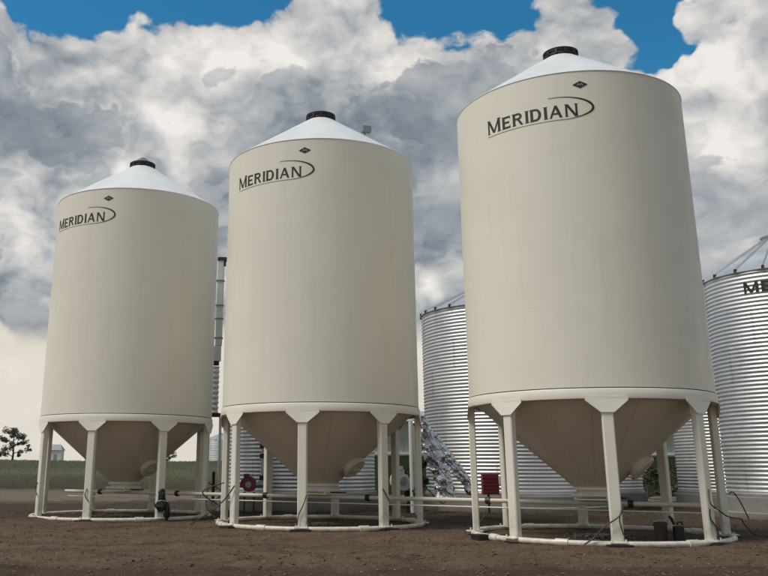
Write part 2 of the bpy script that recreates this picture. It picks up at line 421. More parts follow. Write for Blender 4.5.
def letter(ch, x, z, wd, h, t=.056, thin=.038):
    """wide capitals with small spurs; returns quads"""
    q = []; sp = .016
    def vbar(x0, w_=t): 
        q.append([(x0, z), (x0+w_, z), (x0+w_, z+h), (x0, z+h)])
        for zz in (z, z+h-.011): q.append([(x0-sp, zz), (x0+w_+sp, zz), (x0+w_+sp, zz+.011), (x0-sp, zz+.011)])
    def hbar(x0, x1, zz, w_=thin):
        n = max(1, int((x1-x0)/.06)); 
        for k in range(n):
            a = x0+(x1-x0)*k/n; b_ = x0+(x1-x0)*(k+1)/n
            q.append([(a, zz), (b_, zz), (b_, zz+w_), (a, zz+w_)])
    def diag(xa, za, xb, zb, w_):
        n = 3
        for k in range(n):
            f0, f1 = k/n, (k+1)/n
            q.append([(xa+(xb-xa)*f0, za+(zb-za)*f0), (xa+w_+(xb-xa)*f0, za+(zb-za)*f0), (xa+w_+(xb-xa)*f1, za+(zb-za)*f1), (xa+(xb-xa)*f1, za+(zb-za)*f1)])
    def bowl(cx, cz, rx, rz, th):
        pts = [(cx+rx*math.sin(a), cz+rz*math.cos(a)) for a in np.linspace(0, math.pi, 10)]
        pi_ = [(cx+(rx-th)*math.sin(a), cz+(rz-thin)*math.cos(a)) for a in np.linspace(0, math.pi, 10)]
        for k in range(9): q.append([pts[k], pi_[k], pi_[k+1], pts[k+1]])
    if ch == 'M':
        vbar(x, thin); vbar(x+wd-t); diag(x+wd/2-t*.5, z+.01, x, z+h, t); diag(x+wd/2-t*.4, z+.01, x+wd-t*.8, z+h, thin)
    elif ch == 'E':
        vbar(x); hbar(x+t, x+wd, z); hbar(x+t, x+wd*.88, z+h/2-thin/2); hbar(x+t, x+wd, z+h-thin)
        q.append([(x+wd-.012, z), (x+wd, z), (x+wd, z+h*.25), (x+wd-.012, z+h*.25)]); q.append([(x+wd-.012, z+h*.78), (x+wd, z+h*.78), (x+wd, z+h), (x+wd-.012, z+h)])
    elif ch == 'I': vbar(x)
    elif ch == 'D': vbar(x); hbar(x+t, x+wd*.5, z); hbar(x+t, x+wd*.5, z+h-thin); bowl(x+wd*.5, z+h/2, wd*.5, h/2, t)
    elif ch == 'R':
        vbar(x); hbar(x+t, x+wd*.55, z+h*.46); hbar(x+t, x+wd*.55, z+h-thin); bowl(x+wd*.55, z+h*.73, wd*.37, h*.27, t*.9); diag(x+wd-t*.9, z, x+wd*.42, z+h*.47, t)
    elif ch == 'A':
        diag(x, z, x+wd/2-thin*.5, z+h, thin); diag(x+wd-t, z, x+wd/2-t*.5, z+h, t); hbar(x+wd*.22, x+wd*.75, z+h*.28, thin*.8)
    elif ch == 'N': vbar(x, thin); vbar(x+wd-thin, thin); diag(x+wd-t-.004, z, x, z+h, t)
    return q
def lettering(s0, s1, z, hM=.30, h=.262, only=None, tt=.056, tn=.038):
    word = 'MERIDIAN'; wd = dict(M=.33, E=.19, R=.225, I=.042, D=.225, A=.255, N=.235); gap = .062
    tot = sum(wd[c] for c in word)+gap*7; k = (s1-s0)/tot; x = s0; out = []
    for i, c in enumerate(word):
        if only is None or i < only: out += letter(c, x, z, wd[c]*k, hM if i == 0 else h, tt, tn)
        x += (wd[c]+gap)*k
    # split every quad is already short enough; keep as is
    return out
def make_hopper_bin():
    root = thing('hopper_bin', 'tmp', 'grain bin')
    # wall: a few courses, each its own sheet, with a raised weld line between
    zs = [ZS+.012, 4.30, 5.87, 7.44, HE]
    for a, b_ in zip(zs[:-1], zs[1:]):
        mb = MB(); n = 128
        mb.lathe([(RB-.03, a+.0004), (RB, a+.0004), (RB, b_-.0004), (RB-.03, b_-.0004)], n); mb.build('wall_course', M['cream'], root, 40)
    mb = MB()
    for z in zs[1:-1]: mb.lathe([(RB-.012, z-.009), (RB+.0003, z-.004), (RB+.0005, z), (RB+.0003, z+.004), (RB-.012, z+.009)], 128)
    mb.build('weld_seam', M['cream'], root, 180)
    mb = MB(); mb.lathe([(RB-.02, ZS-.012), (RB-.013, ZS-.012), (RB-.013, ZS+.018), (RB-.02, ZS+.018)], 128); mb.build('dark_joint_strip', M['joint'], root, 40)  # dark strip set in the narrow recess between wall and ring beam
    mb = MB(); mb.lathe([(RB-.08, ZB), (RB+.022, ZB), (RB+.026, ZB+.02), (RB+.026, ZS-.03), (RB+.014, ZS-.008), (RB-.08, ZS-.008)], 128, closed=True)
    mb.build('ring_beam', M['leg'], root, 35)
    # roof cone with a rolled eave
    mb = MB(); mb.lathe([(RB-.02, HE-.02), (RB+.004, HE-.012), (RB+.012, HE+.006), (RB+.002, HE+.02), (RB-.03, HE+.035), (.36, 10.44)], 128); roof = mb.build('roof_cone', M['roof'], root, 30)
    mb = MB()
    mb.lathe([(.365, 10.41), (.365, 10.46), (.38, 10.46), (.38, 10.50), (.365, 10.50), (.365, 10.54), (.385, 10.54), (.385, 10.59), (.35, 10.59)], 48)
    for k in range(12):
        a = 2*math.pi*k/12; mb.box((.385*math.cos(a), .385*math.sin(a), 10.52), (.035, .05, .10), a)
    mb.build('fill_collar', M['rust'], root, 40)
    # hopper
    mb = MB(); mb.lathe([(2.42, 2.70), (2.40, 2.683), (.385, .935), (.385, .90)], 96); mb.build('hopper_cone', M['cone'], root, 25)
    mb = MB()
    for k in range(16):   # lapped hopper plates: slender raised ribs
        a = 2*math.pi*(k+.3)/16
        p0 = Vector((2.40*math.cos(a), 2.40*math.sin(a), 2.678)); p1 = Vector((.40*math.cos(a), .40*math.sin(a), .944)); mb.tube([p0, p1], .003, 5)
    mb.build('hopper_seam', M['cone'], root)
    # outlet and slide gate
    mb = MB(); mb.lathe([(.40, .955), (.43, .93), (.43, .90), (.36, .90), (.34, .80)], 40); mb.box((0, 0, .80), (.76, .66, .05), R(-34)); mb.box((0, 0, .715), (.70, .60, .03), R(-34))
    for sx in (-1, 1):
        for sy in (-1, 1):
            x_, y_ = sx*.32, sy*.27; c_, s_ = math.cos(R(-34)), math.sin(R(-34))
            mb.box((x_*c_-y_*s_, x_*s_+y_*c_, .755), (.05, .05, .06), R(-34))
    gate = mb.build('slide_gate', M['leg'], root)
    mb = MB(); c_, s_ = math.cos(R(-34)), math.sin(R(-34)); mb.tube([(.30*c_, .30*s_, .745), (.62*c_, .62*s_, .745)], .018, 8); mb.box((.64*c_, .64*s_, .745), (.03, .30, .03), R(-34)); mb.build('gate_handle', M['rust'], gate)
    # manway on the hopper, facing right-front
    az = R(-31); rz_ = 1.38; rr_ = .385+(rz_-.935)*1.153
    ctr = Vector((rr_*math.cos(az), rr_*math.sin(az), rz_))
    dr = Vector((math.cos(az)*.70, math.sin(az)*.70, -.71)).normalized()
    side = dr.cross(Vector((0, 0, 1))).normalized(); upv = side.cross(dr)
    def ringp(off, ra, rb, n=28): return [ctr+dr*off+side*(ra*math.cos(2*math.pi*k/n))+upv*(rb*math.sin(2*math.pi*k/n)) for k in range(n)]
    def rings(lst, n=28):
        vs_ = []; fs_ = []
        for L in lst: vs_ += L
        for i in range(len(lst)-1):
            for k in range(n): fs_.append((i*n+k, i*n+(k+1) % n, (i+1)*n+(k+1) % n, (i+1)*n+k))
        fs_.append(tuple(range((len(lst)-1)*n, len(lst)*n))); return vs_, fs_
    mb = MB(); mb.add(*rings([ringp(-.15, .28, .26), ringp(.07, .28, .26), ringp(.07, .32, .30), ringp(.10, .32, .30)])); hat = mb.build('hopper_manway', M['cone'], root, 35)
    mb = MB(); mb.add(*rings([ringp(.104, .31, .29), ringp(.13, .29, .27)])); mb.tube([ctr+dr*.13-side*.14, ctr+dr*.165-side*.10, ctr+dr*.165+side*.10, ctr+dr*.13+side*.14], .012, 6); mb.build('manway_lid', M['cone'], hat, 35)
    # legs
    for k in range(8):
        a = R(LEG0+45*k); ca, sa = math.cos(a), math.sin(a)
        def L(o, t_, z): return (o*ca-t_*sa, o*sa+t_*ca, z)
        mb = MB(); mb.box((2.405*ca, 2.405*sa, 1.32), (.14, .205, 2.46), a, .018)
        leg = mb.build('leg', M['leg'], root)
        # gusset: trapezoid plate, proud of the leg face
        o0, o1 = 2.488, 2.502
        pr = [(-.37, ZB+.035), (.37, ZB+.035), (.37, ZB-.035), (.115, ZB-.25), (-.115, ZB-.25), (-.37, ZB-.035)]
        # plate follows the ring: bend by angle
        vs_ = []
        for o in (o0, o1):
            for t_, z in pr:
                aa = a+t_/RB; blend = 1
                vs_.append((o*math.cos(aa), o*math.sin(aa), z))
        n = 6; fs_ = [tuple(range(n)), tuple(reversed(range(n, 2*n)))]+[(i, (i+1) % n, n+(i+1) % n, n+i) for i in range(n)]
        mb = MB(); mb.add(vs_, fs_)
        mb.box((2.405*ca, 2.405*sa, ZB-.14), (.118, .222, .20), a)
        mb.build('gusset', M['leg'], leg)
        mb = MB(); mb.box((2.44*ca, 2.44*sa, .075), (.34, .30, .018), a)
        for t_ in (-.12, .12):
            p = L(2.52, t_, .095); mb.tube([p, (p[0], p[1], .13)], .016, 6)
        mb.build('foot_plate', M['leg'], leg)
    # lower ring on the ground: straight pipe lengths with sleeves
    mb = MB()
    mb.lathe([(2.47+.055*math.cos(R(22.5+45*i)), .045+.055*math.sin(R(22.5+45*i))) for i in range(8)], 96, closed=True); ring = mb.build('base_ring', M['leg'], root, 60)
    for a in (203, 238, 292, 20, 110):
        mb = MB(); a0 = R(a); pts = [(2.47*math.cos(a0+d), 2.47*math.sin(a0+d), .045) for d in (-.045, 0, .045)]; mb.tube(pts, .072, 10)
        mb.build('pipe_sleeve', M['leg'], ring, 40)
    # marks printed on the wall
    s0, s1 = R(-147.2)*RB, R(-101.6)*RB
    decal('lettering', lettering(s0, s1, 8.05), root)
    cx_, cz_ = R(-112)*RB, 8.222
    rx = R(17.6)*RB
    def pt(t_):  # t_ from +100deg (top) through 0 (tip) to -90 (bottom)
        return (cx_+rx*math.cos(t_), cz_+(.262 if t_ > 0 else .24)*math.sin(t_))
    pts = [pt(R(d)) for d in range(98, -71, -6)]
    end = pts[-1]; tgt = (R(-147.5)*RB, 7.995)
    pts += [(end[0]+(tgt[0]-end[0])*k/10, end[1]+(tgt[1]-end[1])*(1-(1-k/10)**2.0)) for k in range(1, 11)]
    L_ = len(pts)
    decal('swoosh', stroke(pts, lambda u: .009+.036*math.exp(-((u-.32)/.17)**2)), root)
    dx, dz = R(-99.5)*RB, 8.712; W_, H_ = .150, .078
    q = []
    for sx in (-1, 1):
        q.append([(dx, dz-H_), (dx+sx*W_*.5, dz-H_*.5), (dx+sx*W_*.5, dz+H_*.5), (dx, dz+H_)] if sx > 0 else [(dx, dz-H_), (dx, dz+H_), (dx-W_*.5, dz+H_*.5), (dx-W_*.5, dz-H_*.5)])
        q.append([(dx+sx*W_*.5, dz-H_*.5), (dx+sx*W_, dz), (dx+sx*W_*.5, dz+H_*.5)])
    em = decal('diamond_emblem', q, root)
    mb = MB()
    for poly in stroke([(dx-.05, dz-.022), (dx-.028, dz+.024), (dx, dz-.012), (dx+.028, dz+.024), (dx+.05, dz-.022)], .009, sub=.03):
        mb.add([((RB+.009)*math.cos(s_/RB), (RB+.009)*math.sin(s_/RB), z) for s_, z in poly], [(0, 1, 2, 3)])
    mb.build('emblem_mark', M['cream'], em, fixn=False)
    return root
proto = make_hopper_bin()
labs = ['farthest, smallest looking cream hopper bin, nearest the lone tree, grey pointed cap on its roof',
        'middle cream hopper bin with a small lever on its white roof, between two others',
        'nearest, largest looking cream hopper bin, before the ribbed silver bins at right']
hbins = []
for i, (x, y, z) in enumerate(BINS):
    o = proto if i == 0 else copy_tree(proto)
    hbins.append(o); o.location = (x, y, z)
for i, o in enumerate(hbins):
    tag(o, labs[i], 'grain bin', 'cream hopper bins standing in a row')
# lids: pointed one on the first, flat ones on the others
mb = MB(); mb.lathe([(.35, 10.595), (.30, 10.62), (.06, 10.80), (.0, 10.805)], 32); mb.build('fill_lid', M['lid'], hbins[0], 30)['label'] = 'pointed grey sheet metal lid'
for o in hbins[1:]:
    mb = MB(); mb.lathe([(.395, 10.575), (.40, 10.60), (.36, 10.62), (.0, 10.65)], 32); mb.build('fill_lid', M['rust'], o, 30)
mb = MB()   # lid opener on the middle bin
ax, ay = 1.18, .35; zr = HE+(RB-math.hypot(ax, ay))*.69
mb.tube([(ax, ay, zr-.05), (ax+.04, ay, zr+.44)], .03, 6); mb.tube([(ax-.16, ay, zr+.05), (ax-.20, ay, zr+.46)], .022, 6); mb.tube([(ax+.04, ay, zr+.44), (ax+.22, ay, zr+.56)], .04, 6)
mb.box((ax+.08, ay, zr+.52), (.26, .14, .18), .2, .02); mb.tube([(ax-.20, ay, zr+.44), (ax+.03, ay, zr+.30)], .018, 6)
mb.build('lid_opener', M['lid'], hbins[1])['label'] = 'small grey lever bracket on the far slope of the roof'

# blocks under some feet
def block(x, y, z, sx, sy, sz_, rz, label, mat='wood'):
    mb = MB(); mb.box((0, 0, sz_/2), (sx, sy, sz_), 0, .01); o = mb.build('shim_block', M[mat]); o.location = (x, y, z); o.rotation_euler = (0, 0, rz)
    tag(o, label, 'shim block', 'dark shim blocks under the bin feet'); return o
wh = ['leftmost', 'middle', 'nearest']
for bi, ks in ((0, (1,)), (1, (0, 1, 2)), (2, (1, 2))):
    bx, by, bz = BINS[bi]
    for k in ks:
        if bi == 2: kk = k
        else: kk = k
        a = R(LEG0+45*kk)
        nm = {0: 'left', 1: 'front left', 2: 'front right'}[kk]
        block(bx+2.60*math.cos(a), by+2.60*math.sin(a), bz-.03, .17, .44, .075, a, f'dark shim block under the {nm} foot of the {wh[bi]} cream bin', 'black')
a = R(171); bx, by, bz = BINS[2]
block(bx+2.58*math.cos(R(197)), by+2.58*math.sin(R(197)), bz-.01, .34, .30, .10, R(20), 'chunky dark block at the left end of the nearest bin ring', 'black')

# ------------------------------------------------------------------ unload auger running under all three hoppers
a_dir = Vector((5.574, -3.781, 0)).normalized()
p0 = Vector((BINS[0][0], BINS[0][1], .64)) - a_dir*2.45; p1 = Vector((BINS[2][0], BINS[2][1], .66)) + a_dir*2.2
au = thing('unloading_auger', 'long pale tube auger running low under the outlets of all three cream bins', 'auger', (p0.x, p0.y, 0))
def loc(p): return (p.x-p0.x, p.y-p0.y, p.z)
nrm = Vector((-a_dir.y, a_dir.x, 0))
if nrm.y > 0: nrm = -nrm
mb = MB(); mb.tube([loc(p0), loc(p1)], .046, 14); mb.build('auger_tube', M['cone'], au, 40)
mb = MB(); mb.tube([loc(p0+a_dir*.2+nrm*.07-Vector((0, 0, .135))), loc(p1-a_dir*.1+nrm*.07-Vector((0, 0, .135)))], .014, 6); mb.build('conduit', M['leg'], au)
for k in range(6):
    q_ = p0+(p1-p0)*((k+.5)/6); mb = MB(); mb.lathe([(.0, -.05), (.075, -.05), (.075, .05), (0, .05)], 12)
    o = mb.build('tube_clamp', M['rust'], au, 30); o.location = loc(q_); o.rotation_euler = (R(90), 0, math.atan2(a_dir.y, a_dir.x)+R(90))

# ------------------------------------------------------------------ galvanised corrugated bins
def corr_ring(rad, waves, pitch, seg=112, seam0=0.):
    mb = MB(); prof = []
    n = waves*8
    for i in range(n+1): prof.append((rad+.0118*math.cos(2*math.pi*i/8), pitch*i/8))
    mb.lathe(prof, seg)
    # vertical laps of the sheets with bolt heads
    ns = max(3, int(2*math.pi*rad/2.8))
    for k in range(ns):
        a = 360*k/ns+seam0
        mb.lathe([(r_+.007, z) for r_, z in prof], 1, a, a+1.4*2.2/rad)
        for i in range(waves):
            aa = R(a+.7*2.2/rad); rr2 = rad+.03; z = pitch*(i+.02)+.004
            if z < .01: z += .01
            mb.box((rr2*math.cos(aa), rr2*math.sin(aa), z), (.012, .022, .022), aa)
    me_ = bpy.data.meshes.new('wall_ring'); me_.from_pydata(mb.v, [], mb.f); me_.update(); me_.materials.append(M['galv'])
    me_.polygons.foreach_set('use_smooth', [True]*len(me_.polygons)); me_.set_sharp_from_angle(angle=R(70))
    return me_
def roof_panel(rad, hr, n, apx=.35):
    """one sector sheet with a raised rib along one edge"""
    mb = MB(); da = 360/n; steps = 6
    P = []
    ri, ro_ = apx, rad+.07
    vs_ = []; fs_ = []
    for i in range(2):
        r_ = (ri, ro_)[i]; z = hr*(1-(r_-apx)/(rad-apx))
        for ang, up_ in ((0, .0), (.18, .07), (.36, .07), (.54, .0), (da, 0.0)):
            # rib has constant width in metres
            a_ = R(ang*2.2/max(r_, .5)*1.2) if ang < da else R(da)
            vs_.append((r_*math.cos(a_), r_*math.sin(a_), z+up_+(.006 if ang == 0 else 0)))
    for k in range(4): fs_.append((k, k+1, 5+k+1, 5+k))
    vs_ += [(x, y, z-.03) for x, y, z in vs_]
    for k in range(4): fs_.append((10+5+k, 10+5+k+1, 10+k+1, 10+k))
    for k in range(4): fs_.append((5+k, 5+k+1, 15+k+1, 15+k))
    me_ = bpy.data.meshes.new('roof_panel'); me_.from_pydata(vs_, [], fs_); me_.update(); me_.materials.append(M['galvroof'])
    return me_
def galv_bin(x, y, rad, zp, he, label, npan=24, slope=.58, group='ribbed galvanised grain bins behind', z0=0, rot=0., pitch=.115, tiers=None, ribclip=True, marks=None):
    root = thing('galvanised_bin', label, 'grain bin', (x, y, z0+zp), 0, group)
    H = he-zp; nt = tiers or max(2, round(H/(9*pitch))); waves = 9; pt_ = H/nt/waves
    me_ = corr_ring(rad, waves, pt_)
    for k in range(nt):
        o = link('wall_ring', me_, None, root); o.location = (0, 0, k*H/nt); o.rotation_euler = (0, 0, rot+k*.41)
    hr = slope*(rad-.35); pm = roof_panel(rad, hr, npan)
    cl = MB(); cl.box((rad+.05, .03, -.02), (.07, .07, .09)); cme = None
    for k in range(npan):
        o = link('roof_panel', pm, None, root); o.location = (0, 0, H+.02); o.rotation_euler = (0, 0, 2*math.pi*k/npan+rot*.2)
        if ribclip:
            if cme is None:
                c0 = cl.build('rib_clip', M['rust'], o); cme = c0.data
            else: c0 = link('rib_clip', cme, None, o)
    mb = MB(); mb.lathe([(.37, 0), (.37, .14), (.42, .14), (.42, .17), (.05, .33), (0, .33)], 32); o = mb.build('roof_cap', M['steel'], root, 35); o.location = (0, 0, H+hr-.02)
    mb = MB(); mb.lathe([(rad+.0, -.02), (rad+.05, -.02), (rad+.05, .05), (rad, .05)], 96, closed=True); mb.build('base_angle', M['steel'], root, 30)
    return root
def pad(x, y, rad, h, step=0):
    mb = MB(); mb.lathe([(rad+.02+.1, -.4), (rad+.12, h-.02), (rad+.10, h), (0, h)], 96)
    if step: mb.lathe([(rad+.42, -.4), (rad+.42, step-.02), (rad+.40, step), (rad+.05, step)], 96)
    o = mb.build('concrete_pad', M['concrete'], None, 35); o.location = (x, y, 0); o['kind'] = 'structure'; return o
GB = dict(A=(-.47, 31, 2.55, .52, 7.0), B=(6.80, 31.36, 2.88, .51, 6.70), C=(9.75, 35.2, 2.85, .5, 6.6), D=(15.9, 33, 2.45, .5, 4.6), E=(14.52, 26.53, 2.236, .592, 7.03))
labels = dict(A='ribbed silver bin behind the middle cream bin, a red fan at its foot', B='ribbed silver bin between the middle and nearest cream bins, silver foil hanging before it',
              C='ribbed silver bin behind the nearest cream bin, seen low through its right legs', D='narrow strip of ribbed silver bin behind the right leg of the nearest cream bin',
              E='ribbed silver bin at the right edge of the picture with black lettering near its roof')
gb = {}
for k, (x, y, rad, zp, he) in GB.items():
    gb[k] = galv_bin(x, y, rad, zp, he, labels[k], npan=18 if k == 'E' else 26, slope=.64 if k == 'E' else .50, rot=dict(A=.3, B=1.2, C=.7, D=2.2, E=.9)[k])
    pad(x, y, rad, zp-.025, .16 if k in 'EB' else 0)
# distant low bin beyond the rise
gb['F'] = galv_bin(-14.6, 140, 2.6, 0, 3.5, 'small distant ribbed silver bin in the field between left and middle cream bins', npan=14, slope=.35, z0=2.0, ribclip=False, pitch=.2)
# lettering on E
xE, yE, rE, zpE, heE = GB['E']
def decal_on(parent, polys, rad, mat, name):
    mb = MB()
    for poly in polys: mb.add([(rad*math.cos(s_/rad), rad*math.sin(s_/rad), z) for s_, z in poly], [tuple(range(len(poly)))])
    return mb.build(name, M[mat], parent, fixn=False)
LE = None  # placed below
polys = lettering(R(-146)*rE, R(-146)*rE+2.5, 0, .33, .31, None, .085, .06)
polys = [[(s_, z*1.0+heE-zpE-.72) for s_, z in p] for p in polys]
decal_on(gb['E'], polys, rE+.0225, 'print', 'lettering')

# ------------------------------------------------------------------ grain leg between first and second cream bins
gl = thing('grain_elevator_leg', 'tall thin grain elevator leg showing in the gap between left and middle cream bins', 'elevator', (-3.2, 29, 0))
mb = MB(); mb.box((0, 0, 6.7), (.22, .18, 2.9), 0, .02); mb.build('upper_casing', M['whitesteel'], gl)
mb = MB(); mb.box((-.03, 0, 4.98), (.24, .2, .50), 0, .02); mb.build('white_box', M['whitesteel'], gl)
mb = MB(); mb.box((.04, 0, 8.20), (.30, .22, .12), 0, .02); mb.box((.14, -.05, 8.05), (.06, .08, .2)); mb.build('head_bracket', M['rust'], gl)
for z in (7.45, 6.6, 6.15, 5.5):
    mb = MB(); mb.box((0, 0, z), (.27, .23, .045)); mb.build('casing_flange', M['lid'], gl)
mb = MB(); mb.box((-.05, -.02, 4.66), (.17, .2, .14), 0, .02); mb.build('junction_box', M['black'], gl)
mb = MB()
prof = []
for i in range(8*9+1): prof.append((.125+.012*math.cos(2*math.pi*i/8), 3.05+1.5*i/72))
mb.lathe(prof, 20, c=(-.07, 0, 0)); mb.build('ribbed_sleeve', M['galv'], gl, 70)
mb = MB(); mb.box((-.04, 0, 2.98), (.36, .24, .12), 0, .02); mb.build('lower_bracket', M['rust'], gl)
mb = MB(); mb.tube([(.14, 0, 2.96), (.16, 0, 0)], .045, 8); mb.build('support_post', M['whitesteel'], gl)
mb = MB(); mb.tube([(-.02, 0, .25), (-.02, 0, 1.2)], .05, 8); mb.build('dark_pipe', M['black'], gl)

# ------------------------------------------------------------------ red fan, red box, grey fan
def fan(name, label, loc_, rz, mat, s=1., group=None):
    o = thing(name, label, 'fan', loc_, rz, group)
    mb = MB(); n = 26
    # snail housing: spiral outline extruded in y
    pts = [((.30+.11*(k/n))*s*math.cos(R(200+360*k/n)), (.30+.11*(k/n))*s*math.sin(R(200+360*k/n))) for k in range(n+1)]
    vs_ = [(x, -.11*s, z+.62*s) for x, z in pts]+[(x, .11*s, z+.62*s) for x, z in pts]; m_ = len(pts)
    mb.add(vs_, [tuple(range(m_)), tuple(reversed(range(m_, 2*m_)))]+[(i, (i+1) % m_, m_+(i+1) % m_, m_+i) for i in range(m_)]); mb.build('fan_housing', mat, o, 40)
    mb = MB(); mb.box((-.12*s, 0, 1.02*s), (.24*s, .22*s, .16*s), 0, .01); mb.build('outlet_duct', mat, o)
    mb = MB(); mb.tube([(0, -.112*s, .62*s), (0, -.16*s, .62*s)], .14*s, 16); mb.build('inlet_ring', M['greypaint'], o, 40)
    mb = MB(); mb.tube([(.33*s, 0, .62*s), (.72*s, 0, .62*s)], .11*s, 12); mb.box((.52*s, 0, .755*s), (.16*s, .1*s, .06*s)); mb.build('motor', M['greypaint'], o, 40)
    for x_ in (-.2, .25):
        mb = MB(); mb.box((x_*s, 0, .15*s), (.05*s, .34*s, .30*s)); mb.box((x_*s, 0, -.28), (.04, .05, .6)); mb.build('stand', M['rust'], o)
    return o
fan('aeration_fan', 'dark red round fan with a grey motor seen left under the middle cream bin', (-1.98, 27.6, 0.42), R(-8), M['red'], .66)
fan('aeration_fan', 'small grey white fan beside the narrow green bush behind the middle cream bin', (2.80, 29.0, .35), R(30), M['whitesteel'], .95)
rb = thing('burner_box', 'dark red slatted box on a post, behind the nearest cream bin left legs', 'heater', (5.40, 27.8, 0))
mb = MB(); mb.box((0, 0, .86), (.50, .32, .60), 0, .02); mb.build('cabinet', M['red'], rb)
for k in range(5):
    mb = MB(); mb.box((-.03, -.175, .64+.105*k), (.40, .03, .05)); mb.build('louvre', M['red'], rb)
mb = MB(); mb.box((.27, -.06, .98), (.07, .22, .24), 0, .02); mb.build('side_cover', M['whitesteel'], rb)
mb = MB(); mb.tube([(-.06, 0, .57), (-.06, 0, 0)], .035, 8); mb.build('post', M['rust'], rb)
ga = thing('level_gauge', 'grey upright pipe with dark clamps on the ribbed bin above the red fan', 'gauge', (-1.62, 28.25, 0))
mb = MB(); mb.tube([(0, 0, .75), (0, 0, 2.05)], .055, 10); mb.build('pipe', M['steel'], ga, 40)
for z in (1.98, 1.68, 1.02):
    mb = MB(); mb.lathe([(0, -.07), (.09, -.07), (.09, .07), (0, .07)], 12); o = mb.build('pipe_clamp', M['rust'], ga, 30); o.location = (0, 0, z)
mb = MB(); mb.box((-.02, .1, .74), (.5, .2, .05)); mb.build('shelf', M['steel'], ga)

# ------------------------------------------------------------------ crumpled foil
def foil(pts, rads, label, seed):
    C_ = [Vector(p) for p in pts]; n = 46; m_ = 26
    # resample
    out = []; 
    for i in range(n+1):
        u = i/n*(len(C_)-1); k = min(int(u), len(C_)-2); f = u-k
        out.append((C_[k].lerp(C_[k+1], f), rads[k]*(1-f)+rads[k+1]*f))
    vs_ = []
    for i, (c, r_) in enumerate(out):
        for k in range(m_):
            a = 2*math.pi*k/m_; d = Vector((math.cos(a), math.sin(a), .25*math.sin(a)))
            q_ = Vector((c.x*.9+seed, c.y*.9, c.z*.9))+d*1.25
            w_ = mnoise.noise(q_*1.6)*.5+abs(mnoise.noise(q_*3.6))*.75+mnoise.noise(q_*8)*.25+mnoise.noise(Vector((c.x, c.y, c.z))*6)*.35
            v = c+d*r_*(.72+w_)
            v.z += mnoise.noise(q_*7+Vector((9, 0, 0)))*.06
            vs_.append(v)
    fs_ = []
    for i in range(n):
        for k in range(m_):
            a, b_, c, d = i*m_+k, i*m_+(k+1) % m_, (i+1)*m_+(k+1) % m_, (i+1)*m_+k
            fs_ += [(a, b_, c), (a, c, d)]
    mb = MB(); mb.add(vs_, fs_); o = mb.build('foil_wrap', M['foil'])
    tag(o, label, 'foil', 'crumpled silver foil hanging by the ribbed bin'); return o
foil([(3.02, 25.6, 2.75), (3.20, 25.6, 2.15), (3.38, 25.6, 1.65), (3.66, 25.6, 1.1), (3.72, 25.6, .55)], [.20, .27, .28, .22, .27], 'thicker crumpled silver foil wrap hanging beside the right leg of the middle cream bin', 1.3)
foil([(3.14, 26.0, 2.55), (3.50, 26.0, 2.1), (3.80, 26.0, 1.7), (4.12, 26.0, 1.3), (4.42, 26.0, .85), (4.50, 26, .60)], [.14, .23, .22, .22, .15, .12], 'thinner slanting strand of crumpled silver foil reaching towards the nearest cream bin', 7.9)
mb = MB(); mb.tube([(3.09, 26.9, 0), (3.06, 26.9, 6.0)], .10, 12); o = mb.build('downspout_pipe', M['steel'], None, 40)
tag(o, 'tall blue grey steel pipe beside the left edge of the ribbed bin behind the foil', 'pipe')

# ------------------------------------------------------------------ long pale shed, white post, distant shed
sh = thing('long_shed', 'long pale sage metal shed glimpsed low behind the silver bins', 'shed', (11, 47, 0))
mb = MB(); mb.box((0, 1.0, 1.85), (19, 2.0, 3.7)); mb.build('wall', M['siding'], sh)
for k in range(46):
    mb = MB() if k == 0 else None
    if k == 0: mb.box((0, 0, 2.95), (.05, .05, 1.45)); o = mb.build('siding_rib', M['siding'], sh); rm = o.data
    else: o = link('siding_rib', rm, None, sh)
    o.location = (-9.2+.41*k, -.02, 0)
mb = MB(); mb.box((0, -.05, 2.08), (19, .10, .14)); mb.build('trim_board', M['whitesteel'], sh)
mb = MB(); mb.box((0, -.02, .98), (19, .05, 1.9)); mb.build('lower_wall', M['leafA'], sh)['label'] = 'dark green lower wall cladding'
mb = MB(); v_ = [(-9.6, -.5, 3.7), (9.6, -.5, 3.7), (9.6, 1.0, 4.3), (-9.6, 1.0, 4.3), (9.6, 2.5, 3.7), (-9.6, 2.5, 3.7)]
mb.add(v_, [(0, 1, 2, 3), (3, 2, 4, 5), (0, 3, 5), (1, 4, 2), (0, 5, 4, 1)]); mb.build('roof', M['galvroof'], sh)
mb = MB(); mb.tube([(3.06, 28.2, 0), (3.06, 28.2, 2.75)], .075, 10); o = mb.build('marker_post', M['whitesteel'], None, 40)
tag(o, 'plain white upright post beside the narrow green bush', 'post')
ws = thing('farm_shed', 'tiny distant white shed with a grey roof seen through the left bin legs', 'shed', (-46.0, 160, 1.9))
ws.scale = (.66, .66, .78)
mb = MB(); mb.box((0, 0, 1.5), (3.6, 3, 3.0)); mb.build('wall', M['whitesteel'], ws)
mb = MB(); mb.add([(-2.1, -1.8, 3.0), (2.1, -1.8, 3.0), (2.1, 1.8, 3.0), (-2.1, 1.8, 3.0), (-1.2, 0, 4.3), (1.2, 0, 4.3)], [(0, 1, 5, 4), (2, 3, 4, 5), (1, 2, 5), (3, 0, 4), (3, 2, 1, 0)]); mb.build('roof', M['lid'], ws)
mb = MB(); mb.box((.3, -1.52, 1.1), (.9, .05, 2.0)); mb.build('door', M['greypaint'], ws)

